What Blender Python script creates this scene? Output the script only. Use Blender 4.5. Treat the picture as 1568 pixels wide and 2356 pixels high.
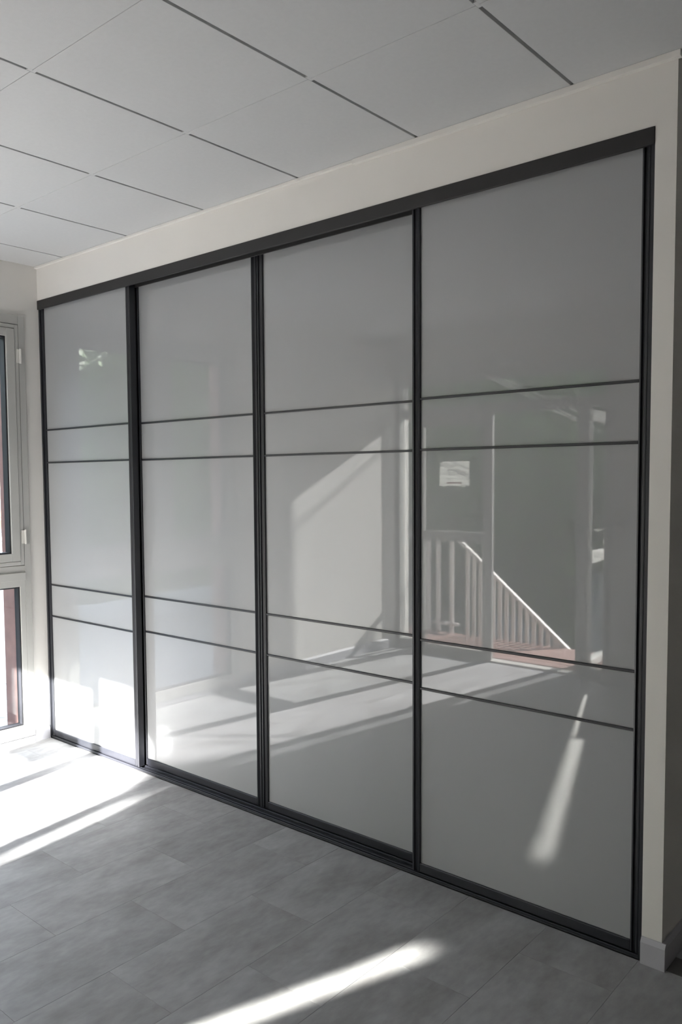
import bpy, bmesh, math, random
from mathutils import Vector, Matrix

for o in list(bpy.data.objects):
    bpy.data.objects.remove(o)
S = bpy.context.scene
C = S.collection

# ------------------------------------------------------------------ camera
IW, IH = 1568, 2356
F_PX = 1872.4
YAW, PITCH, ROLL = 0.7127, -0.0612, -0.0067
cp, sp = math.cos(PITCH), math.sin(PITCH)
fwd = Vector((-math.sin(YAW)*cp, math.cos(YAW)*cp, sp))
rt = Vector((math.cos(YAW), math.sin(YAW), 0))
up = rt.cross(fwd)
r2 = rt*math.cos(ROLL) + up*math.sin(ROLL)
u2 = -rt*math.sin(ROLL) + up*math.cos(ROLL)
cam = bpy.data.cameras.new('camera')
co = bpy.data.objects.new('camera', cam)
C.objects.link(co)
m = Matrix((r2, u2, -fwd)).transposed().to_4x4()
m.translation = Vector((4.4656, -2.5506, 1.5501))
co.matrix_world = m
cam.sensor_fit = 'VERTICAL'
cam.sensor_height = 36.0
cam.lens = F_PX/IH*36.0
cam.shift_x = 24.1/IH
cam.shift_y = 38.9/IH
cam.clip_start = 0.02
cam.clip_end = 200
S.camera = co

# ------------------------------------------------------------------ sky, sun, exposure
w = bpy.data.worlds.new('sky')
S.world = w
w.use_nodes = True
wn = w.node_tree
wn.nodes.clear()
wo = wn.nodes.new('ShaderNodeOutputWorld')
bg = wn.nodes.new('ShaderNodeBackground')
sky = wn.nodes.new('ShaderNodeTexSky')
sky.sky_type = 'NISHITA'
sky.sun_disc = False
sky.sun_elevation = math.radians(25)
sky.sun_rotation = math.radians(169)
hs = wn.nodes.new('ShaderNodeHueSaturation')
hs.inputs['Saturation'].default_value = 0.55
wn.links.new(sky.outputs[0], hs.inputs['Color'])
wn.links.new(hs.outputs[0], bg.inputs[0])
bg.inputs[1].default_value = 1.32
wn.links.new(bg.outputs[0], wo.inputs[0])

def aim(o, loc, d):
    o.location = loc
    o.rotation_euler = Vector(d).to_track_quat('-Z', 'Y').to_euler()

SUN_DIR = (-0.15, 1.0, -0.475)
l = bpy.data.lights.new('sun', 'SUN')
l.energy = 48
l.angle = math.radians(0.6)
l.color = (1.0, 0.985, 0.96)
so = bpy.data.objects.new('sun', l)
C.objects.link(so)
aim(so, (3, -12, 8), SUN_DIR)

# added area lamps in place of sunlight thrown back by the open door leaf
GL_DIR = Vector((0.350, 1.0, -0.475)).normalized()
def glint(x, y, z, wd, ht, e):
    l = bpy.data.lights.new('leaf_glint_lamp', 'AREA')
    l.shape = 'RECTANGLE'
    l.size, l.size_y = wd, ht
    l.energy = e
    l.spread = math.radians(1.6)
    l.color = (1.0, 0.97, 0.90)
    o = bpy.data.objects.new('leaf_glint_lamp', l)
    C.objects.link(o)
    aim(o, (x, y, z), GL_DIR)
glint(1.856, -3.58, 1.15, 0.128, 0.66, 2.7)
glint(1.836, -3.58, 0.54, 0.070, 0.40, 1.0)

def portal(loc, d, wd, ht):
    l = bpy.data.lights.new('sky_portal', 'AREA')
    l.shape = 'RECTANGLE'
    l.size, l.size_y = wd, ht
    l.cycles.is_portal = True
    o = bpy.data.objects.new('sky_portal', l)
    C.objects.link(o)
    aim(o, loc, d)
portal((1.03, -3.56, 1.2), (0, 1, 0), 2.1, 2.5)
portal((-0.10, -0.75, 1.27), (1, 0, 0), 1.35, 2.5)

vs = S.view_settings
S.display_settings.display_device = 'sRGB'
vs.view_transform = 'Standard'
vs.look = 'None'
vs.gamma = 1
vs.use_curve_mapping = False
vs.exposure = 0.56

# ------------------------------------------------------------------ materials
def mat(name, col, rough=0.5, metal=0.0, spec=0.5, var=0.0, vscale=4.0, bump=0.0, bscale=200.0, objrand=False):
    m = bpy.data.materials.new(name)
    m.use_nodes = True
    n = m.node_tree
    b = n.nodes['Principled BSDF']
    b.inputs['Base Color'].default_value = (*col, 1)
    b.inputs['Roughness'].default_value = rough
    b.inputs['Metallic'].default_value = metal
    b.inputs['Specular IOR Level'].default_value = spec
    tc = n.nodes.new('ShaderNodeTexCoord')
    if var > 0:
        nz = n.nodes.new('ShaderNodeTexNoise')
        nz.inputs['Scale'].default_value = vscale
        nz.inputs['Detail'].default_value = 6
        n.links.new(tc.outputs['Object'], nz.inputs['Vector'])
        mr = n.nodes.new('ShaderNodeMapRange')
        mr.inputs[1].default_value = 0.3
        mr.inputs[2].default_value = 0.7
        mr.inputs[3].default_value = 1-var
        mr.inputs[4].default_value = 1+var
        n.links.new(nz.outputs['Fac'], mr.inputs[0])
        hv = n.nodes.new('ShaderNodeHueSaturation')
        hv.inputs['Color'].default_value = (*col, 1)
        n.links.new(mr.outputs[0], hv.inputs['Value'])
        n.links.new(hv.outputs[0], b.inputs['Base Color'])
    if bump > 0:
        nb = n.nodes.new('ShaderNodeTexNoise')
        nb.inputs['Scale'].default_value = bscale
        nb.inputs['Detail'].default_value = 3
        n.links.new(tc.outputs['Object'], nb.inputs['Vector'])
        bp = n.nodes.new('ShaderNodeBump')
        bp.inputs['Strength'].default_value = bump
        bp.inputs['Distance'].default_value = 0.002
        n.links.new(nb.outputs['Fac'], bp.inputs['Height'])
        n.links.new(bp.outputs[0], b.inputs['Normal'])
    return m

M = {}
M['wall'] = mat('white_paint', (0.815, 0.79, 0.75), 0.75, bump=0.12, bscale=260, var=0.01)
M['greywall'] = mat('grey_paint', (0.25, 0.24, 0.235), 0.8, var=0.02)
M['ceil'] = mat('ceiling_tile', (0.615, 0.62, 0.62), 0.9, bump=0.25, bscale=500, var=0.015, vscale=60)
M['grid'] = mat('ceiling_grid', (0.62, 0.61, 0.59), 0.6, var=0.02)
M['plenum'] = mat('plenum', (0.16, 0.155, 0.15), 0.9, var=0.02)
M['base'] = mat('skirting', (0.47, 0.465, 0.50), 0.45, var=0.03, vscale=12)
M['frame'] = mat('window_aluminium', (0.50, 0.495, 0.47), 0.4, var=0.015)
M['gasket'] = mat('rubber_gasket', (0.02, 0.02, 0.025), 0.6, var=0.1)
M['hinge'] = mat('hinge_metal', (0.72, 0.70, 0.66), 0.3, var=0.02)
M['alu'] = mat('anthracite_aluminium', (0.020, 0.021, 0.027), 0.42, metal=0.0, spec=0.6, var=0.04, vscale=30)
M['header'] = mat('anthracite_header', (0.024, 0.023, 0.024), 0.55, var=0.05, vscale=20)
M['lacquer'] = mat('lacquered_glass', (0.360, 0.366, 0.374), 0.02, spec=0.76, var=0.006, vscale=2)
M['deck'] = mat('red_wood', (0.30, 0.175, 0.15), 0.6, var=0.18, vscale=8)
M['rail'] = mat('pale_painted_wood', (0.55, 0.50, 0.47), 0.6, var=0.05)
M['render'] = mat('white_render', (0.82, 0.83, 0.84), 0.8, var=0.03, vscale=2)
M['cladding'] = mat('red_brown_cladding', (0.24, 0.135, 0.12), 0.6, var=0.12, vscale=14)
M['clay'] = mat('clay_roof', (0.52, 0.24, 0.13), 0.8, var=0.15, vscale=6)
M['gravel'] = mat('gravel', (0.42, 0.44, 0.45), 0.9, var=0.35, vscale=18, bump=0.6, bscale=40)
M['leaf'] = mat('leaf', (0.055, 0.10, 0.025), 0.5, var=0.4, vscale=3)
M['bark'] = mat('bark', (0.09, 0.06, 0.045), 0.9, var=0.2, vscale=10)
M['paper'] = mat('paper', (0.80, 0.80, 0.78), 0.7, var=0.01)
M['ink'] = mat('grey_ink', (0.42, 0.42, 0.43), 0.7, var=0.02)
M['redink'] = mat('red_ink', (0.55, 0.10, 0.08), 0.7, var=0.02)
M['cable'] = mat('pale_cable', (0.85, 0.85, 0.82), 0.3, var=0.02)
M['plastic'] = mat('white_plastic', (0.8, 0.8, 0.78), 0.35, var=0.01)
M['steel'] = mat('brushed_steel', (0.12, 0.12, 0.12), 0.35, metal=0.6, var=0.05)

def glass_mat():
    m = bpy.data.materials.new('clear_glass')
    m.use_nodes = True
    n = m.node_tree
    n.nodes.clear()
    out = n.nodes.new('ShaderNodeOutputMaterial')
    mx = n.nodes.new('ShaderNodeMixShader')
    fr = n.nodes.new('ShaderNodeLayerWeight')
    fr.inputs[0].default_value = 0.5
    pw = n.nodes.new('ShaderNodeMath'); pw.operation = 'POWER'; pw.inputs[1].default_value = 5.0
    mu = n.nodes.new('ShaderNodeMath'); mu.operation = 'MULTIPLY_ADD'
    mu.inputs[1].default_value = 0.95; mu.inputs[2].default_value = 0.045
    mu.use_clamp = True
    tr = n.nodes.new('ShaderNodeBsdfTransparent')
    tr.inputs[0].default_value = (0.94, 0.95, 0.945, 1)
    gl = n.nodes.new('ShaderNodeBsdfGlossy')
    gl.inputs['Roughness'].default_value = 0.0
    n.links.new(fr.outputs['Facing'], pw.inputs[0])
    n.links.new(pw.outputs[0], mu.inputs[0])
    n.links.new(mu.outputs[0], mx.inputs[0])
    n.links.new(tr.outputs[0], mx.inputs[1])
    n.links.new(gl.outputs[0], mx.inputs[2])
    n.links.new(mx.outputs[0], out.inputs[0])
    return m
M['glass'] = glass_mat()

pn = M['paper'].node_tree
pb = pn.nodes['Principled BSDF']
tl = pn.nodes.new('ShaderNodeBsdfTranslucent')
tl.inputs[0].default_value = (0.85, 0.85, 0.82, 1)
mxp = pn.nodes.new('ShaderNodeMixShader')
mxp.inputs[0].default_value = 0.45
pn.links.new(pb.outputs[0], mxp.inputs[1])
pn.links.new(tl.outputs[0], mxp.inputs[2])
pn.links.new(mxp.outputs[0], pn.nodes['Material Output'].inputs[0])

def floor_mat():
    m = bpy.data.materials.new('concrete_look_vinyl')
    m.use_nodes = True
    n = m.node_tree
    L = n.links.new
    b = n.nodes['Principled BSDF']
    tc = n.nodes.new('ShaderNodeTexCoord')
    oi = n.nodes.new('ShaderNodeObjectInfo')
    sc = n.nodes.new('ShaderNodeVectorMath'); sc.operation = 'SCALE'
    cb = n.nodes.new('ShaderNodeCombineXYZ')
    L(oi.outputs['Random'], cb.inputs[0]); L(oi.outputs['Random'], cb.inputs[1]); L(oi.outputs['Random'], cb.inputs[2])
    L(cb.outputs[0], sc.inputs[0]); sc.inputs['Scale'].default_value = 37.0
    ad = n.nodes.new('ShaderNodeVectorMath'); ad.operation = 'ADD'
    L(tc.outputs['Object'], ad.inputs[0]); L(sc.outputs[0], ad.inputs[1])
    mp = n.nodes.new('ShaderNodeMapping')
    mp.inputs['Scale'].default_value = (1.0, 0.45, 1.0)
    L(ad.outputs[0], mp.inputs[0])
    n1 = n.nodes.new('ShaderNodeTexNoise'); n1.inputs['Scale'].default_value = 6.5; n1.inputs['Detail'].default_value = 7; n1.inputs['Roughness'].default_value = 0.62
    n2 = n.nodes.new('ShaderNodeTexNoise'); n2.inputs['Scale'].default_value = 45; n2.inputs['Detail'].default_value = 5
    L(mp.outputs[0], n1.inputs['Vector']); L(mp.outputs[0], n2.inputs['Vector'])
    cr = n.nodes.new('ShaderNodeValToRGB')
    cr.color_ramp.elements[0].position = 0.30
    cr.color_ramp.elements[0].color = (0.268, 0.260, 0.260, 1)
    cr.color_ramp.elements[1].position = 0.72
    cr.color_ramp.elements[1].color = (0.432, 0.434, 0.444, 1)
    L(n1.outputs['Fac'], cr.inputs[0])
    mr = n.nodes.new('ShaderNodeMapRange')
    mr.inputs[1].default_value = 0.3; mr.inputs[2].default_value = 0.7
    mr.inputs[3].default_value = 0.93; mr.inputs[4].default_value = 1.07
    L(n2.outputs['Fac'], mr.inputs[0])
    mr2 = n.nodes.new('ShaderNodeMapRange')
    mr2.inputs[3].default_value = 0.95; mr2.inputs[4].default_value = 1.05
    L(oi.outputs['Random'], mr2.inputs[0])
    mm = n.nodes.new('ShaderNodeMath'); mm.operation = 'MULTIPLY'
    L(mr.outputs[0], mm.inputs[0]); L(mr2.outputs[0], mm.inputs[1])
    hv = n.nodes.new('ShaderNodeHueSaturation')
    L(cr.outputs[0], hv.inputs['Color']); L(mm.outputs[0], hv.inputs['Value'])
    L(hv.outputs[0], b.inputs['Base Color'])
    b.inputs['Roughness'].default_value = 0.55
    b.inputs['Specular IOR Level'].default_value = 0.22
    bp = n.nodes.new('ShaderNodeBump'); bp.inputs['Strength'].default_value = 0.08; bp.inputs['Distance'].default_value = 0.001
    L(n2.outputs['Fac'], bp.inputs['Height']); L(bp.outputs[0], b.inputs['Normal'])
    return m
M['floor'] = floor_mat()

# ------------------------------------------------------------------ mesh helpers
def add_box(bm, x0, x1, y0, y1, z0, z1):
    v = [bm.verts.new((x, y, z)) for x in (x0, x1) for y in (y0, y1) for z in (z0, z1)]
    for f in ((0, 1, 3, 2), (4, 6, 7, 5), (0, 4, 5, 1), (2, 3, 7, 6), (0, 2, 6, 4), (1, 5, 7, 3)):
        bm.faces.new([v[i] for i in f])

def add_prism(bm, pts, z0, z1):
    a = [bm.verts.new((x, y, z0)) for x, y in pts]
    b = [bm.verts.new((x, y, z1)) for x, y in pts]
    k = len(pts)
    bm.faces.new(a[::-1]); bm.faces.new(b)
    for i in range(k):
        bm.faces.new((a[i], a[(i+1) % k], b[(i+1) % k], b[i]))

def add_bar(bm, p, q, wd, ht):
    p, q = Vector(p), Vector(q)
    d = (q-p).normalized()
    s = d.cross(Vector((0, 0, 1)))
    s = s.normalized() if s.length > 1e-4 else Vector((1, 0, 0))
    u = s.cross(d)
    A = [bm.verts.new(p + s*a*wd/2 + u*b*ht/2) for a, b in ((-1, -1), (1, -1), (1, 1), (-1, 1))]
    B = [bm.verts.new(q + s*a*wd/2 + u*b*ht/2) for a, b in ((-1, -1), (1, -1), (1, 1), (-1, 1))]
    bm.faces.new(A[::-1]); bm.faces.new(B)
    for i in range(4):
        bm.faces.new((A[i], A[(i+1) % 4], B[(i+1) % 4], B[i]))

def add_cyl(bm, c, axis, r, h, n=16, r2=None):
    mt = Vector(axis).to_track_quat('Z', 'Y').to_matrix().to_4x4()
    mt.translation = Vector(c)
    bmesh.ops.create_cone(bm, cap_ends=True, segments=n, radius1=r, radius2=r if r2 is None else r2, depth=h, matrix=mt)

def obj(name, bm, m, parent=None, bevel=0.0, loc=None):
    bmesh.ops.recalc_face_normals(bm, faces=bm.faces)
    if bevel > 0:
        bmesh.ops.bevel(bm, geom=[e for e in bm.edges if e.calc_face_angle(0) > 0.5], offset=bevel, segments=1, affect='EDGES', clamp_overlap=True)
    me = bpy.data.meshes.new(name)
    bm.to_mesh(me)
    bm.free()
    me.materials.append(m)
    o = bpy.data.objects.new(name, me)
    C.objects.link(o)
    if loc:
        o.location = loc
    if parent:
        o.parent = parent
    return o

def boxes(name, bs, m, parent=None, bevel=0.0, loc=None):
    bm = bmesh.new()
    for b in bs:
        add_box(bm, *b)
    return obj(name, bm, m, parent, bevel, loc)

def empty(name, loc=(0, 0, 0), rz=0):
    o = bpy.data.objects.new(name, None)
    C.objects.link(o)
    o.location = loc
    o.rotation_euler = (0, 0, rz)
    return o

def tag(o, label=None, cat=None, group=None, kind=None):
    if label: o['label'] = label
    if cat: o['category'] = cat
    if group: o['group'] = group
    if kind: o['kind'] = kind
    return o

def struct(o, label, cat):
    return tag(o, label, cat, kind='structure')

# ------------------------------------------------------------------ room numbers
H = 2.7985            # ceiling
XR = 3.564            # right end of the sliding front
XP = 3.628            # outer corner of the pier
HT = 2.605            # top of the header
YF = -3.30            # inner face of the glazed wall
YG = -3.45            # its glazing plane
RX = 8.6              # right wall
YP = 2.3              # end of the passage
PX = 5.2              # right side of the passage
T = 0.3

# floor slab and vinyl tiles
fl = boxes('floor', [(-0.02, RX+T, YF-0.2, 0.0, -0.2, -0.006), (-0.02, RX+T, 0.0, YP+T, -0.2, -0.006)], M['plenum'])
struct(fl, 'grey concrete-look vinyl tile floor with bands of sunlight', 'floor')
TW, TL, G = 0.313, 0.62, 0.0003
X0 = 2.304 - TW*8
tile_mesh = {}
def tile(x0, x1, y0, y1):
    x0, x1, y0, y1 = x0+G, x1-G, y0+G, y1-G
    if x1-x0 < 0.01 or y1-y0 < 0.01:
        return
    k = (round(x1-x0, 4), round(y1-y0, 4))
    if k not in tile_mesh:
        bm = bmesh.new()
        hx, hy = (x1-x0)/2, (y1-y0)/2
        add_box(bm, -hx, hx, -hy, hy, -0.006, 0.0)
        bmesh.ops.recalc_face_normals(bm, faces=bm.faces)
        top = [e for e in bm.edges if all(v.co.z > -0.001 for v in e.verts)]
        bmesh.ops.bevel(bm, geom=top, offset=0.0003, segments=1, affect='EDGES')
        me = bpy.data.meshes.new('floor_tile'); bm.to_mesh(me); bm.free()
        me.materials.append(M['floor'])
        tile_mesh[k] = me
    o = bpy.data.objects.new('floor_tile', tile_mesh[k])
    C.objects.link(o)
    o.location = ((x0+x1)/2, (y0+y1)/2, 0)
    o.parent = fl
i = -1
while True:
    x0 = X0 + i*TW
    if x0 >= RX: break
    x1 = min(x0+TW, RX)
    x0 = max(x0, 0.0)
    if x1 > x0:
        off = -0.83 if i % 2 else -0.515
        y = off - TL*6
        while y < YP:
            ya, yb = max(y, YG-0.02), min(y+TL, YP)
            if yb > ya:
                if ya >= 0 and (x1 < XP+0.02 or x0 > PX):
                    pass
                elif ya < 0 < yb and (x1 < XP+0.3 or x0 > PX-0.01):
                    tile(x0, x1, ya, 0.0)
                elif ya >= -1e-6:
                    tile(max(x0, XP), min(x1, PX), ya, yb)
                else:
                    tile(x0, x1, ya, yb)
            y += TL
    i += 1

# ceiling: dark slots along y, tight joints along x
ce = boxes('ceiling', [(-0.02, RX+T, YF-0.2, YP+T, H+0.035, H+0.3)], M['plenum'])
struct(ce, 'suspended ceiling of square white tiles with narrow shadow slots', 'ceiling')
AX, BY, CS = 0.3068, 0.6012, 0.6
SL, TJ = 0.0055, 0.0009
cm = {}
def ctile(x0, x1, y0, y1):
    x0, x1, y0, y1 = x0+SL, x1-SL, y0+TJ, y1-TJ
    if x1-x0 < 0.02 or y1-y0 < 0.02: return
    k = (round(x1-x0, 4), round(y1-y0, 4))
    if k not in cm:
        bm = bmesh.new()
        hx, hy = (x1-x0)/2, (y1-y0)/2
        add_box(bm, -hx, hx, -hy, hy, 0, 0.02)
        bmesh.ops.recalc_face_normals(bm, faces=bm.faces)
        low = [e for e in bm.edges if all(v.co.z < 0.001 for v in e.verts)]
        bmesh.ops.bevel(bm, geom=low, offset=0.0008, segments=1, affect='EDGES')
        me = bpy.data.meshes.new('ceiling_tile'); bm.to_mesh(me); bm.free()
        me.materials.append(M['ceil'])
        cm[k] = me
    o = bpy.data.objects.new('ceiling_tile', cm[k])
    C.objects.link(o)
    o.location = ((x0+x1)/2, (y0+y1)/2, H)
    o.parent = ce
xs = [0.0-SL] + [AX + CS*k for k in range(16) if AX+CS*k < RX] + [RX]
ys = [YF, ] + [-BY - CS*k for k in range(4, -1, -1)] + [0.0]
for a, b in zip(xs, xs[1:]):
    for c, d in zip(ys, ys[1:]):
        ctile(a, b, c, d)
for a, b in zip(xs, xs[1:]):
    if b > XP and a < PX:
        for c, d in ((0, 0.6), (0.6, 1.2), (1.2, 1.8), (1.8, YP)):
            ctile(max(a, XP), min(b, PX), c, d)
bs = []
for x in xs[1:-1]:
    bs.append((x-0.012, x+0.012, YF, 0.0, H+0.016, H+0.03))
boxes('main_runner', bs, M['grid'], ce)
tee = None
for x in xs[1:-1]:
    for y in ys[1:-1]:
        if tee is None:
            tee = boxes('cross_tee', [(-SL, SL, -0.014, 0.014, 0.0, 0.018)], M['ceil'], ce, loc=(x, y, H+0.0004))
        else:
            o = tee.copy(); C.objects.link(o); o.location = (x, y, H+0.0004)
# perimeter trims at the head of the walls
tr = boxes('trim_1', [(0.0, 2.40, -0.016, -0.0005, H-0.012, H-0.0005)], M['wall'], bevel=0.001)
struct(tr, 'thin white edge trim under ceiling above the dark header, left length', 'trim')
tr = boxes('trim_2', [(2.402, XP+0.012, -0.020, -0.0005, H-0.020, H-0.0005)], M['wall'], bevel=0.001)
struct(tr, 'thin white edge trim under ceiling towards the pier, right length', 'trim')

# walls
wb = boxes('wall_back', [
    (-0.17, XR, 0.0, 0.12, HT, H+0.02),                      # band above the header
    (XR, XP, 0.0, YP, -0.006, H+0.02),                    # pier and passage side
    (-0.17, XR, 0.62, 0.72, -0.006, H+0.02),                 # back of the cupboard
], M['wall'])
struct(wb, 'white wall band above the sliding doors and narrow white pier', 'wall')
WY0, WY1, WZ0, WZ1 = -1.42, -0.095, 0.04, 2.50
wl = boxes('wall_left', [
    (-0.17, 0.0, WY1, 0.62, -0.2, H+0.02),
    (-0.17, 0.0, YF-T, WY0, -0.2, H+0.02),
    (-0.17, 0.0, WY0, WY1, WZ1, H+0.02),
    (-0.17, 0.0, WY0, WY1, -0.2, WZ0-0.002),
], M['wall'])
struct(wl, 'white left wall holding the tall grey window', 'wall')
DX0, DX1, DZ = 0.0, 2.06, 2.46
wf = boxes('wall_front', [
    (DX1, RX+T, YF-T, YF, -0.2, H+0.02),
    (0.0, DX1, YF-T, YF, DZ, H+0.02),
], M['wall'])
struct(wf, 'white wall with glazed terrace door, seen mirrored in the doors', 'wall')
wr = boxes('wall_right', [(RX, RX+T, YF, 0.0, -0.2, H+0.02)], M['greywall'])
struct(wr, 'grey wall behind the camera', 'wall')
wp = boxes('wall_passage', [(PX, RX+T, 0.0, YP+T, -0.2, H+0.02), (XR, PX, YP, YP+T, -0.2, H+0.02)], M['wall'])
struct(wp, 'white walls closing the passage behind the pier', 'wall')

# skirtings
def skirting(name, a, b, n, label, h=0.085, t=0.013):
    # a-b runs along the wall at floor level, n points into the room
    a, b, n = Vector((*a, 0)), Vector((*b, 0)), Vector((*n, 0))
    bm = bmesh.new()
    prof = [(0, 0), (t, 0), (t, h-0.014), (t*0.35, h), (0, h)]
    A = [bm.verts.new(a + n*p + Vector((0, 0, q+0.0005))) for p, q in prof]
    B = [bm.verts.new(b + n*p + Vector((0, 0, q+0.0005))) for p, q in prof]
    bm.faces.new(A); bm.faces.new(B[::-1])
    for i in range(5):
        bm.faces.new((A[i], B[i], B[(i+1) % 5], A[(i+1) % 5]))
    return struct(obj(name, bm, M['base']), label, 'baseboard')
skirting('baseboard_pier', (XR+0.001, -0.0005), (XP+0.0135, -0.0005), (0, -1), 'grey skirting block across the front of the white pier')
skirting('baseboard_passage', (XP+0.0005, 0.0), (XP+0.0005, YP), (1, 0), 'grey skirting running back along the passage side of pier')
skirting('baseboard_left', (0.0005, -0.0005), (0.0005, WY1+0.002), (1, 0), 'short skirting piece between window frame and dark jamb', h=0.075)
skirting('baseboard_far_left', (0.0005, WY0-0.03), (0.0005, YF), (1, 0), 'grey skirting along left wall beyond the window')
skirting('baseboard_front', (DX1+0.04, YF+0.0005), (RX, YF+0.0005), (0, 1), 'grey skirting right of the terrace door, mirrored')
skirting('baseboard_right', (RX-0.0005, YF), (RX-0.0005, 0), (-1, 0), 'grey skirting behind the camera')

# ------------------------------------------------------------------ tall window in the left wall (plane x=0)
win = empty('window_1', (0, (WY0+WY1)/2, 0))
struct(win, 'tall grey aluminium window with hinged upper casements', 'window')
oy = win.location.y
def wbx(name, bs, m, parent=win, bevel=0.0015):
    off = 0
    p = parent
    bb = [(x0, x1, y0-oy, y1-oy, z0, z1) for x0, x1, y0, y1, z0, z1 in bs]
    return boxes(name, bb, m, p, bevel)
def ring(y0, y1, z0, z1, wy, x0, x1):
    return [(x0, x1, y0, y0+wy, z0, z1), (x0, x1, y1-wy, y1, z0, z1), (x0, x1, y0+wy, y1-wy, z0, z0+wy), (x0, x1, y0+wy, y1-wy, z1-wy, z1)]
# outer frame
of = wbx('outer_frame', [(-0.07, 0.012, -0.133, WY1, WZ0, WZ1), (-0.07, 0.012, WY0, -1.382, WZ0, WZ1),
                    (-0.07, 0.012, -1.382, -0.133, 2.448, WZ1), (-0.07, 0.012, -1.382, -0.133, WZ0, 0.075)], M['frame'])
wbx('transom_bar', [(-0.07, 0.022, -1.382, -0.133, 0.972, 1.018), (-0.07, 0.012, -1.382, -0.133, 1.018, 1.058)], M['frame'])
def casement(y0, y1):
    z0, z1 = 1.061, 2.445
    cs = wbx('casement', ring(y0, y1, z0, z1, 0.022, -0.055, 0.015), M['frame'])
    wbx('sash', [(-0.055, 0.020, y0+0.0245, y0+0.075, z0+0.0245, z1-0.0245), (-0.055, 0.020, y1-0.075, y1-0.0245, z0+0.0245, z1-0.0245),
                (-0.055, 0.020, y0+0.075, y1-0.075, z0+0.0245, z0+0.070), (-0.055, 0.020, y0+0.075, y1-0.075, z1-0.070, z1-0.0245)], M['frame'], cs)
    wbx('gasket', ring(y0+0.0751, y1-0.0751, z0+0.0701, z1-0.0701, 0.008, -0.045, 0.008), M['gasket'], cs, 0)
    wbx('pane', [(-0.030, -0.024, y0+0.08, y1-0.08, z0+0.075, z1-0.075)], M['glass'], cs, 0)
    return cs
c1 = casement(-0.735, -0.136)
c2 = casement(-1.379, -0.745)
wbx('mullion', [(-0.07, 0.012, -0.7445, -0.7355, 1.058, 2.448)], M['frame'])
for z0 in (1.183, 2.225):
    h = bmesh.new()
    add_cyl(h, (0.022, -0.1275-oy, z0+0.0425), (0, 0, 1), 0.0065, 0.085, 12)
    add_box(h, 0.0152, 0.021, -0.150-oy, -0.1275-oy, z0+0.004, z0+0.081)
    obj('hinge', h, M['hinge'], win)
# lower fixed light
lf = wbx('lower_sash', [(-0.055, 0.012, -0.165, -0.1331, 0.0751, 0.9719), (-0.055, 0.012, -1.3819, -1.330, 0.0751, 0.9719),
                   (-0.055, 0.012, -1.330, -0.165, 0.0751, 0.113), (-0.055, 0.012, -1.330, -0.165, 0.935, 0.9719)], M['frame'])
wbx('gasket', ring(-1.3299, -0.1651, 0.1131, 0.9349, 0.008, -0.045, 0.004), M['gasket'], lf, 0)
wbx('pane', [(-0.030, -0.024, -1.323, -0.172, 0.12, 0.928)], M['glass'], lf, 0)
t3 = boxes('trim_3', [(0.0, 0.010, WY0-0.02, WY1, 0.0005, 0.039)], M['base'], bevel=0.002)
struct(t3, 'low pale strip under the tall window along the floor', 'trim')
# brown reveal outside
rv = boxes('trim_4', [(-0.25, -0.072, -0.135, WY1-0.001, -0.1, 2.5), (-0.25, -0.172, WY1+0.0, 0.9, -0.6, 3.1), (-0.25, -0.072, WY0+0.001, -1.38, -0.1, 2.5),
                      (-0.25, -0.172, YF-T, WY0, -0.6, 3.1), (-0.25, -0.172, WY0, WY1, 2.5, 3.1)], M['cladding'])
struct(rv, 'red-brown outside cladding and reveal seen through the window', 'trim')
sl = boxes('trim_5', [(-0.29, -0.072, -1.38, -0.136, 0.0, 0.038)], M['hinge'])
struct(sl, 'pale outside sill below the window', 'trim')

# ------------------------------------------------------------------ glazed terrace door in the front wall
dr = empty('door_1', (1.03, YG, 0))
struct(dr, 'grey glazed terrace door with transom, one leaf open, seen mirrored', 'door')
def dbx(name, bs, m, parent=dr, bevel=0.0015):
    return boxes(name, [(a-1.03, b-1.03, c, d, e, f) for a, b, c, d, e, f in bs], m, parent, bevel)
FY0, FY1 = -0.04, 0.04
def xring(x0, x1, z0, z1, wl, wr, wbm, wt, y0, y1):
    return [(x0, x0+wl, y0, y1, z0, z1), (x1-wr, x1, y0, y1, z0, z1), (x0+wl, x1-wr, y0, y1, z0, z0+wbm), (x0+wl, x1-wr, y0, y1, z1-wt, z1)]
dbx('outer_frame', [(0.003, 0.035, FY0, FY1, 0.0, DZ-0.001), (2.012, DX1-0.001, FY0, FY1, 0.0, DZ-0.001), (0.035, 2.012, FY0, FY1, 2.37, DZ-0.001),
                    (0.035, 2.012, FY0, FY1, 2.09, 2.17), (0.22, 0.262, FY0, FY1, 0.0, 2.09), (1.79, 1.886, FY0, FY1, 0.0, 2.09),
                    (0.035, 0.22, FY0, FY1, 0.0, 0.07), (1.886, 2.012, FY0, FY1, 0.0, 0.07)], M['frame'])
dbx('casing', [(DX1, DX1+0.03, 0.15, 0.16, 0.0, DZ+0.03), (0.0, DX1, 0.15, 0.16, DZ, DZ+0.03)], M['frame'])
dbx('transom_pane', [(0.035, 2.012, -0.004, 0.004, 2.17, 2.37)], M['glass'], bevel=0)
dbx('side_pane', [(0.035, 0.22, -0.004, 0.004, 0.07, 2.09)], M['glass'], bevel=0)
dbx('side_pane', [(1.886, 2.012, -0.004, 0.004, 0.07, 2.09)], M['glass'], bevel=0)
dbx('threshold', [(0.262, 1.79, -0.06, 0.04, 0.0, 0.012)], M['hinge'])
lw = 0.09
lf1 = dbx('leaf', xring(0.265, 1.04, 0.015, 2.088, 0.09, 0.09, 0.06, 0.085, -0.018, 0.018) + [(0.355, 0.95, -0.018, 0.018, 1.0, 1.09)], M['frame'])
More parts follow.
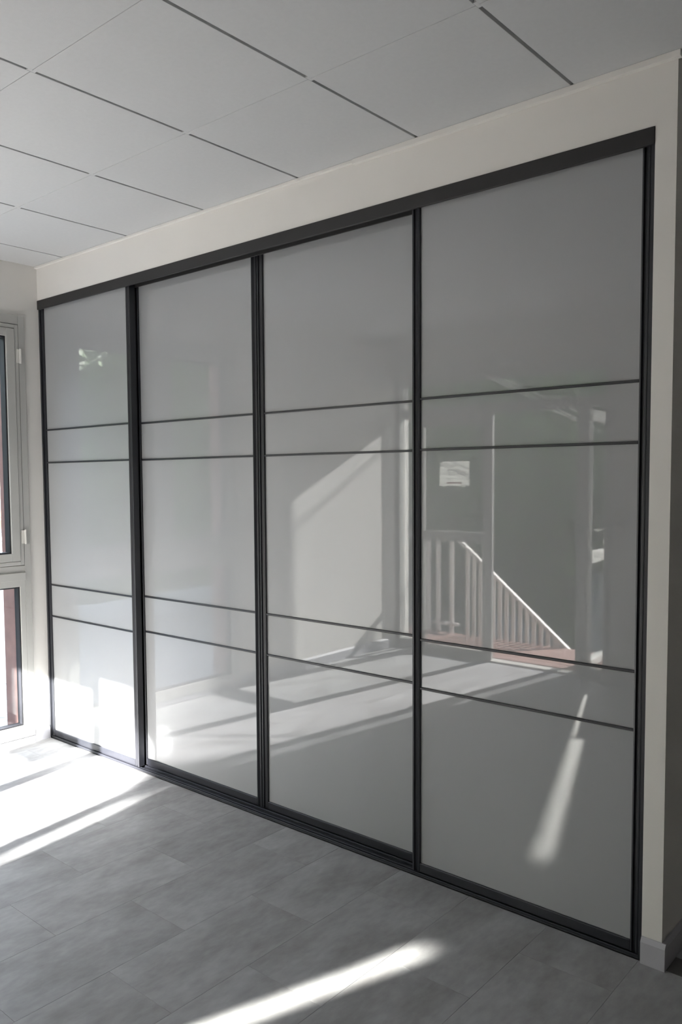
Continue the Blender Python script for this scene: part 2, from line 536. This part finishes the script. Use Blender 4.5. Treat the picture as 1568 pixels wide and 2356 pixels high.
dbx('pane', [(0.355, 0.95, -0.004, 0.004, 1.09, 2.003), (0.355, 0.95, -0.004, 0.004, 0.075, 1.0)], M['glass'], lf1, 0)
# open leaf, swung outwards about its hinge side
bm = bmesh.new()
for b in xring(-0.75, 0.0, 0.015, 2.088, 0.09, 0.09, 0.06, 0.085, -0.03, 0.03) + [(-0.66, -0.09, -0.03, 0.03, 0.86, 0.95)]:
    add_box(bm, *b)
lf2 = obj('leaf', bm, M['frame'], dr, 0.0015, loc=(1.788-1.03, -0.075, 0))
lf2.rotation_euler = (0, 0, math.radians(84.5))
boxes('pane', [(-0.66, -0.09, -0.004, 0.004, 0.95, 2.003), (-0.66, -0.09, -0.004, 0.004, 0.075, 0.86)], M['glass'], lf2)
bm = bmesh.new()
add_box(bm, -0.715, -0.685, 0.0301, 0.038, 0.97, 1.19)
add_cyl(bm, (-0.70, 0.055, 1.10), (0, 1, 0), 0.009, 0.05, 12)
add_bar(bm, (-0.705, 0.08, 1.10), (-0.58, 0.08, 1.10), 0.016, 0.016)
obj('handle', bm, M['hinge'], lf2)

# notice on the glass of the fixed leaf
nt = boxes('paper_notice', [(-0.149, 0.149, -0.0015, 0.0, -0.105, 0.105)], M['paper'], loc=(0.664, YG+0.0065, 1.59))
tag(nt, 'white paper notice with red line, mirrored at upper left of the widest door', 'notice')
for z, hw in ((0.068, 0.03), (0.030, 0.085), (0.010, 0.115), (-0.008, 0.12), (-0.045, 0.085)):
    boxes('text_line', [(-hw, hw, 0.0, 0.0006, z-0.0022, z+0.0022)], M['ink'], nt)
boxes('red_line', [(-0.075, 0.075, 0.0, 0.0006, -0.087, -0.074)], M['redink'], nt)
for sx in (-1, 1):
    boxes('tape', [(sx*0.10-0.018, sx*0.10+0.018, 0.0, 0.0007, -0.114, -0.100)], M['paper'], nt)

# small round fitting and socket on the front wall beside the door
bm = bmesh.new()
add_cyl(bm, (0, 0.006, 0), (0, 1, 0), 0.026, 0.011, 24)
add_cyl(bm, (0, 0.022, 0), (0, 1, 0), 0.009, 0.03, 16)
add_bar(bm, (0.0, 0.036, 0.0), (-0.05, 0.036, -0.03), 0.014, 0.014)
o = obj('door_holder', bm, M['steel'], loc=(2.20, YF+0.001, 1.21))
tag(o, 'small dark hook fitting on wall beside terrace door, mirrored at right', 'hook')

# ------------------------------------------------------------------ sliding door set
tf = empty('sliding_track', (XR/2, 0.05, 0))
tag(tf, 'anthracite header, jambs and floor track around the four sliding doors', 'track frame')
def tbx(name, bs, m, bevel=0.001):
    return boxes(name, [(a-XR/2, b-XR/2, c-0.05, d-0.05, e, f) for a, b, c, d, e, f in bs], m, tf, bevel)
tbx('header', [(0.001, XR-0.001, -0.004, 0.010, HT-0.052, HT-0.001), (0.001, XR-0.001, 0.010, 0.115, HT-0.014, HT-0.001),
               (0.001, XR-0.001, 0.053, 0.057, HT-0.052, HT-0.014)], M['header'])
tbx('jamb', [(0.001, 0.013, 0.004, 0.115, 0.0, HT-0.052)], M['alu'])
tbx('jamb', [(XR-0.013, XR-0.001, 0.004, 0.115, 0.0, HT-0.052)], M['alu'])
tbx('floor_track', [(0.013, XR-0.013, 0.004, 0.112, 0.0003, 0.004), (0.013, XR-0.013, 0.004, 0.009, 0.004, 0.013),
                    (0.013, XR-0.013, 0.022, 0.026, 0.004, 0.011), (0.013, XR-0.013, 0.052, 0.057, 0.004, 0.013),
                    (0.013, XR-0.013, 0.072, 0.076, 0.004, 0.011), (0.013, XR-0.013, 0.105, 0.110, 0.004, 0.013)], M['alu'])

BARS = (0.7414, 0.9308, 1.6579, 1.8496)
def stile_profile(bm, x, s, wd, z0, z1):
    # x: outer edge, s: +1 if glass lies to +x; grooved finger-pull section
    p = [(0, 0.034), (0, 0.0), (0.004, -0.003), (0.009, -0.003), (0.012, 0.004), (0.020, 0.006), (wd-0.005, -0.002), (wd, 0.0), (wd, 0.034)]
    pts = [(x+s*a, b) for a, b in p]
    add_prism(bm, pts, z0, z1)
def sliding_door(x0, x1, y, label, ztop, wl=0.034, wr=0.034):
    cx = (x0+x1)/2
    r = empty('sliding_door', (cx, y, 0))
    tag(r, label, 'sliding door')
    a, b = x0-cx, x1-cx
    zb, zt = 0.0135, ztop
    bm = bmesh.new(); stile_profile(bm, a, 1, wl, zb, zt); obj('stile', bm, M['alu'], r)
    bm = bmesh.new(); stile_profile(bm, b, -1, wr, zb, zt); obj('stile', bm, M['alu'], r)
    gx0, gx1 = a+wl, b-wr
    boxes('bottom_rail', [(gx0, gx1, -0.001, 0.034, zb, 0.048)], M['alu'], r, 0.002)
    boxes('top_rail', [(gx0, gx1, 0.002, 0.034, zt-0.022, zt)], M['alu'], r, 0.001)
    zs = [0.048] + list(BARS) + [zt-0.022]
    for i, (p, q) in enumerate(zip(zs, zs[1:])):
        p2 = p + (0.004 if i > 0 else 0); q2 = q - (0.004 if i < 4 else 0)
        boxes('glass_panel', [(gx0, gx1, 0.008, 0.014, p2, q2)], M['lacquer'], r)
    for z in BARS:
        boxes('divider_bar', [(gx0, gx1, 0.001, 0.020, z-0.0045, z+0.0045)], M['alu'], r, 0.0015)
    return r
Y1, Y2 = 0.014, 0.064
ZT1, ZT2 = HT-0.018, HT-0.018
sliding_door(0.0135, 0.882, Y1, 'pale grey glass sliding door next to window, its foot blazing in sun', ZT1, 0.020)
sliding_door(0.850, 1.772, Y2, 'pale glass sliding door set back, between sunlit door and middle stile', ZT2)
sliding_door(1.776, 2.700, Y2, 'pale glass sliding door set back, mirroring pale lit wall patch', ZT2)
sliding_door(2.664, XR-0.0135, Y1, 'widest-looking glass sliding door by pier, mirroring glazed terrace door', ZT1, 0.034, 0.028)

# ------------------------------------------------------------------ outside, terrace side
dk = empty('terrace_deck', (1.0, -3.985, -0.04))
tag(dk, 'red wooden terrace deck outside the open door, seen mirrored', 'deck')
pl = None
for i in range(6):
    yy = 0.3 - 0.126*i
    if pl is None:
        pl = boxes('plank', [(-2.6, 2.4, -0.060, 0.060, 0.0, 0.03)], M['deck'], dk, 0.002, loc=(0, yy, 0))
    else:
        o = pl.copy(); C.objects.link(o); o.location = (0, yy, 0)
for jx in (-2.45, -0.05, 2.34):
    boxes('joist', [(jx-0.045, jx+0.045, -0.34, 0.33, -0.9, -0.001)], M['deck'], dk)
tp = boxes('sun_block_post', [(-0.11, 0.11, -0.07, 0.07, -0.95, 2.799)], M['render'], bevel=0.004, loc=(2.095, -4.56, 0))  # unseen post, added to keep direct sun off the right side pane
tag(tp, 'added square white post beside the open door leaf, blocking sun from the side pane', 'post')

YR = -4.405
def raily(px_x, z): return (px_x, YR, z)
sr = empty('stair_railing', (0.5, YR, 0))
tag(sr, 'sloping pale stair railing of flat slats beyond the terrace, mirrored', 'railing')
bm = bmesh.new()
xa, za, xb, zb_ = 0.12, 0.93, 2.0, -0.62
add_bar(bm, (xa-0.5, 0, za), (xb-0.5, 0, zb_), 0.05, 0.035)
obj('handrail', bm, M['rail'], sr, 0.004)
x = xa+0.10
sl_ = (zb_-za)/(xb-xa)
while x < xb-0.02:
    zt = za + (x-xa)*sl_ - 0.015
    bm = bmesh.new()
    w2 = 0.018
    v = [(x-w2, zt-w2*sl_), (x+w2, zt+w2*sl_)]
    add_box(bm, x-w2-0.5, x+w2-0.5, -0.010, 0.010, zt-1.0, zt)
    obj('baluster', bm, M['rail'], sr)
    x += 0.072
lr = empty('landing_railing', (-0.2, -4.395, 0))
tag(lr, 'pale landing railing with tall posts seen mirrored behind the door glass', 'railing')
boxes('top_rail', [(-1.6, 0.32, -0.03, 0.03, 0.93, 0.965)], M['rail'], lr, 0.003)
boxes('bottom_rail', [(-1.6, 0.32, -0.02, 0.02, 0.06, 0.09)], M['rail'], lr, 0.003)
for x in (-1.5, -1.32, -1.14, -0.96, -0.78, -0.60, -0.42, -0.24, -0.04, 0.08, 0.24):
    boxes('post', [(x-0.02, x+0.02, -0.015, 0.015, -0.04, 0.929)], M['rail'], lr, 0.002)

ro = boxes('roof_overhang', [(-0.8, RX+0.4, -5.0, YF-T, 2.80, 2.95)], M['render'])
struct(ro, 'roof overhang above the terrace', 'roof')
# thin taut wires below the edge of the terrace roof
for a, b, lb in (((0.218, 2.564), (1.142, 2.102), 'lowest thin pale wire below the terrace roof, mirrored across door transom'),
                 ((0.290, 2.560), (1.142, 2.125), 'middle thin pale wire below the terrace roof, mirrored across door transom'),
                 ((0.338, 2.563), (1.141, 2.189), 'highest thin pale wire below the terrace roof, mirrored across door transom')):
    k_ = (b[1]-a[1])/(b[0]-a[0])
    xa_ = a[0] + (2.799-a[1])/k_
    bm = bmesh.new()
    add_bar(bm, (xa_, -4.9, 2.799), (2.10, -4.62, a[1]+(2.10-a[0])*k_), 0.006, 0.006)
    tag(obj('roof_wire', bm, M['cable']), lb, 'wire', 'wires below the terrace roof')

gr = boxes('ground', [(-40, 40, -60, YF-T-0.001, -1.4, -0.95), (-40, -0.43, YF-T, 50, -0.7, -0.35)], M['gravel'])
tag(gr, 'pale gravel ground outside', 'ground', kind='structure')

# ------------------------------------------------------------------ outside the left window
gw = boxes('garden_wall', [(-9.0, -1.2, 0, 0.2, -0.35, 1.00), (-9.0, -1.2, -0.03, 0.23, 1.0, 1.04)], M['render'], bevel=0.01, loc=(0, 1.15, 0))
tag(gw, 'low white garden wall outside the left window', 'wall')
gh = empty('garden_shed', (-6.5, 5.5, -0.35))
tag(gh, 'low outbuilding with clay-coloured roof beyond white wall', 'shed')
boxes('walls', [(-2.5, 2.5, -1.5, 1.5, 0, 1.15)], M['render'], gh)
bm = bmesh.new()
p = [(-1.8, 1.16), (1.8, 1.16), (0, 1.75)]
A = [bm.verts.new((-2.7, y, z)) for y, z in p]; B = [bm.verts.new((2.7, y, z)) for y, z in p]
bm.faces.new(A); bm.faces.new(B[::-1])
for i in range(3):
    bm.faces.new((A[i], B[i], B[(i+1) % 3], A[(i+1) % 3]))
obj('roof', bm, M['clay'], gh)

def tree(name, loc, r, h, seed, label, group, n=2600, z0=0.1, ls=0.11):
    rnd = random.Random(seed)
    root = empty(name, loc)
    tag(root, label, 'tree', group)
    bm = bmesh.new()
    cl = []
    for k in range(16):
        a = rnd.uniform(0, 6.283); q = rnd.random()**0.5*r*0.7
        z = rnd.uniform(z0+r*0.25, h-r*0.3)
        cl.append((Vector((q*math.cos(a), q*math.sin(a)*0.7, z)), rnd.uniform(0.30, 0.5)*r))
    for k in range(n):
        c, rr = rnd.choice(cl)
        d = Vector((rnd.gauss(0, 1), rnd.gauss(0, 1), rnd.gauss(0, 0.8))).normalized()*rr*rnd.uniform(0.75, 1.0)
        p = c+d
        if p.z < z0: p.z = z0+rnd.random()*0.3
        u = Vector((rnd.gauss(0, 1), rnd.gauss(0, 1), rnd.gauss(0, 1))).normalized()
        v = u.orthogonal().normalized()
        s = ls*rnd.uniform(0.6, 1.2)
        q = [p-u*s, p+v*s*0.45, p+u*s, p-v*s*0.45]
        bm.faces.new([bm.verts.new(t) for t in q])
    me = bpy.data.meshes.new('foliage'); bm.to_mesh(me); bm.free(); me.materials.append(M['leaf'])
    o = bpy.data.objects.new('foliage', me); C.objects.link(o); o.parent = root; o['kind'] = 'stuff'
    bm = bmesh.new()
    add_cyl(bm, (0, 0, h*0.3), (0, 0, 1), 0.13, h*0.6, 9, 0.06)
    for k in range(5):
        c = cl[k][0]
        add_bar(bm, (0, 0, h*0.3), c, 0.05, 0.05)
    obj('trunk', bm, M['bark'], root)
    return root
k = 0
for x, y, r, h in ((-5.3, -8.6, 1.1, 2.4), (-2.9, -8.2, 1.1, 2.0), (-0.5, -8.6, 1.0, 2.2)):
    k += 1
    tree('garden_bush', (x, y, -0.95), r, h, 10+k, ('rounded green bush outside, leftmost behind the pale landing railing', 'rounded green bush outside, middle one behind the pale landing railing', 'rounded green bush outside, nearest the top of the stair railing')[k-1], 'bushes below the terrace', n=4500)
t = tree('tall_tree', (3.75, -12.0, -0.95), 1.15, 8.9, 77, 'tall slim tree outside whose crown shades the foot of the set-back door', None, n=5200, z0=6.55)
for x, y, r, h in ((-10.0, 9.0, 2.2, 6.5), (-15.0, 11.5, 2.4, 7.0), (-8.5, 13.8, 2.2, 6.2), (-20.5, 12.5, 2.4, 7.0)):
    k += 1
    tree('garden_tree', (x, y, -0.35), r, h, 30+k, ('dark green tree outside left window, nearest the low outbuilding', 'dark green tree outside left window, left behind the outbuilding', 'dark green tree outside left window, right behind the outbuilding', 'dark green tree outside left window, farthest to the left')[k-4], 'trees outside the left window', n=5200, ls=0.14)
# dense hedges that close the view
def hedge(x0, y0, x1, y1, th, z0, h, seed, label, dens=420):
    rnd = random.Random(seed)
    a, b = Vector((x0, y0, 0)), Vector((x1, y1, 0))
    d = (b-a).normalized(); nrm = Vector((-d.y, d.x, 0)); L = (b-a).length
    root = empty('hedge', ((x0+x1)/2, (y0+y1)/2, z0)); tag(root, label, 'hedge')
    bm = bmesh.new()
    K = int(L/0.35); rows = 8
    g = []
    for s_ in (1, -1):
        for i in range(K+1):
            g.append([bm.verts.new(a - (a+b)/2 + d*(L*i/K) + nrm*s_*(th*0.36*(1-0.4*(r_/rows)**3) + rnd.uniform(-.12, .12)) + Vector((0, 0, (h-0.15)*r_/rows + (rnd.uniform(-.15, .15) if r_ else 0)))) for r_ in range(rows+1)])
    for s_ in (0, 1):
        for i in range(K):
            c = g[s_*(K+1)+i]; e = g[s_*(K+1)+i+1]
            for r_ in range(rows):
                bm.faces.new((c[r_], e[r_], e[r_+1], c[r_+1]))
    for i in range(K):
        bm.faces.new((g[i][rows], g[i+1][rows], g[K+1+i+1][rows], g[K+1+i][rows]))
    obj('core', bm, M['leaf'], root)
    bm = bmesh.new()
    for i in range(int(L*dens)):
        s_ = rnd.choice((1, -1))
        p = a - (a+b)/2 + d*rnd.uniform(0, L) + nrm*s_*th*rnd.uniform(0.35, 0.5) + Vector((0, 0, rnd.uniform(0.05, h)))
        u = Vector((rnd.gauss(0, 1), rnd.gauss(0, 1), rnd.gauss(0, 1))).normalized(); v = u.orthogonal().normalized()
        q = 0.10*rnd.uniform(0.6, 1.3)
        bm.faces.new([bm.verts.new(t_) for t_ in (p-u*q, p+v*q*0.5, p+u*q, p-v*q*0.5)])
    me = bpy.data.meshes.new('foliage'); bm.to_mesh(me); bm.free(); me.materials.append(M['leaf'])
    o = bpy.data.objects.new('foliage', me); C.objects.link(o); o.parent = root; o['kind'] = 'stuff'
hedge(-12.5, -11.2, 0.9, -11.2, 1.6, -0.95, 7.4, 5, 'very tall dark hedge beyond the stair railing, seen mirrored in the widest-looking door')
hedge(-24, -19.5, 14, -19.5, 1.6, -0.95, 6.2, 3, 'long dark hedge farthest beyond the terrace, caught in the open leaf glass')
hedge(-7.5, -9.0, -6.6, -0.6, 1.4, -0.35, 4.9, 4, 'tall dark hedge outside left window, mirrored in the leftmost doors')
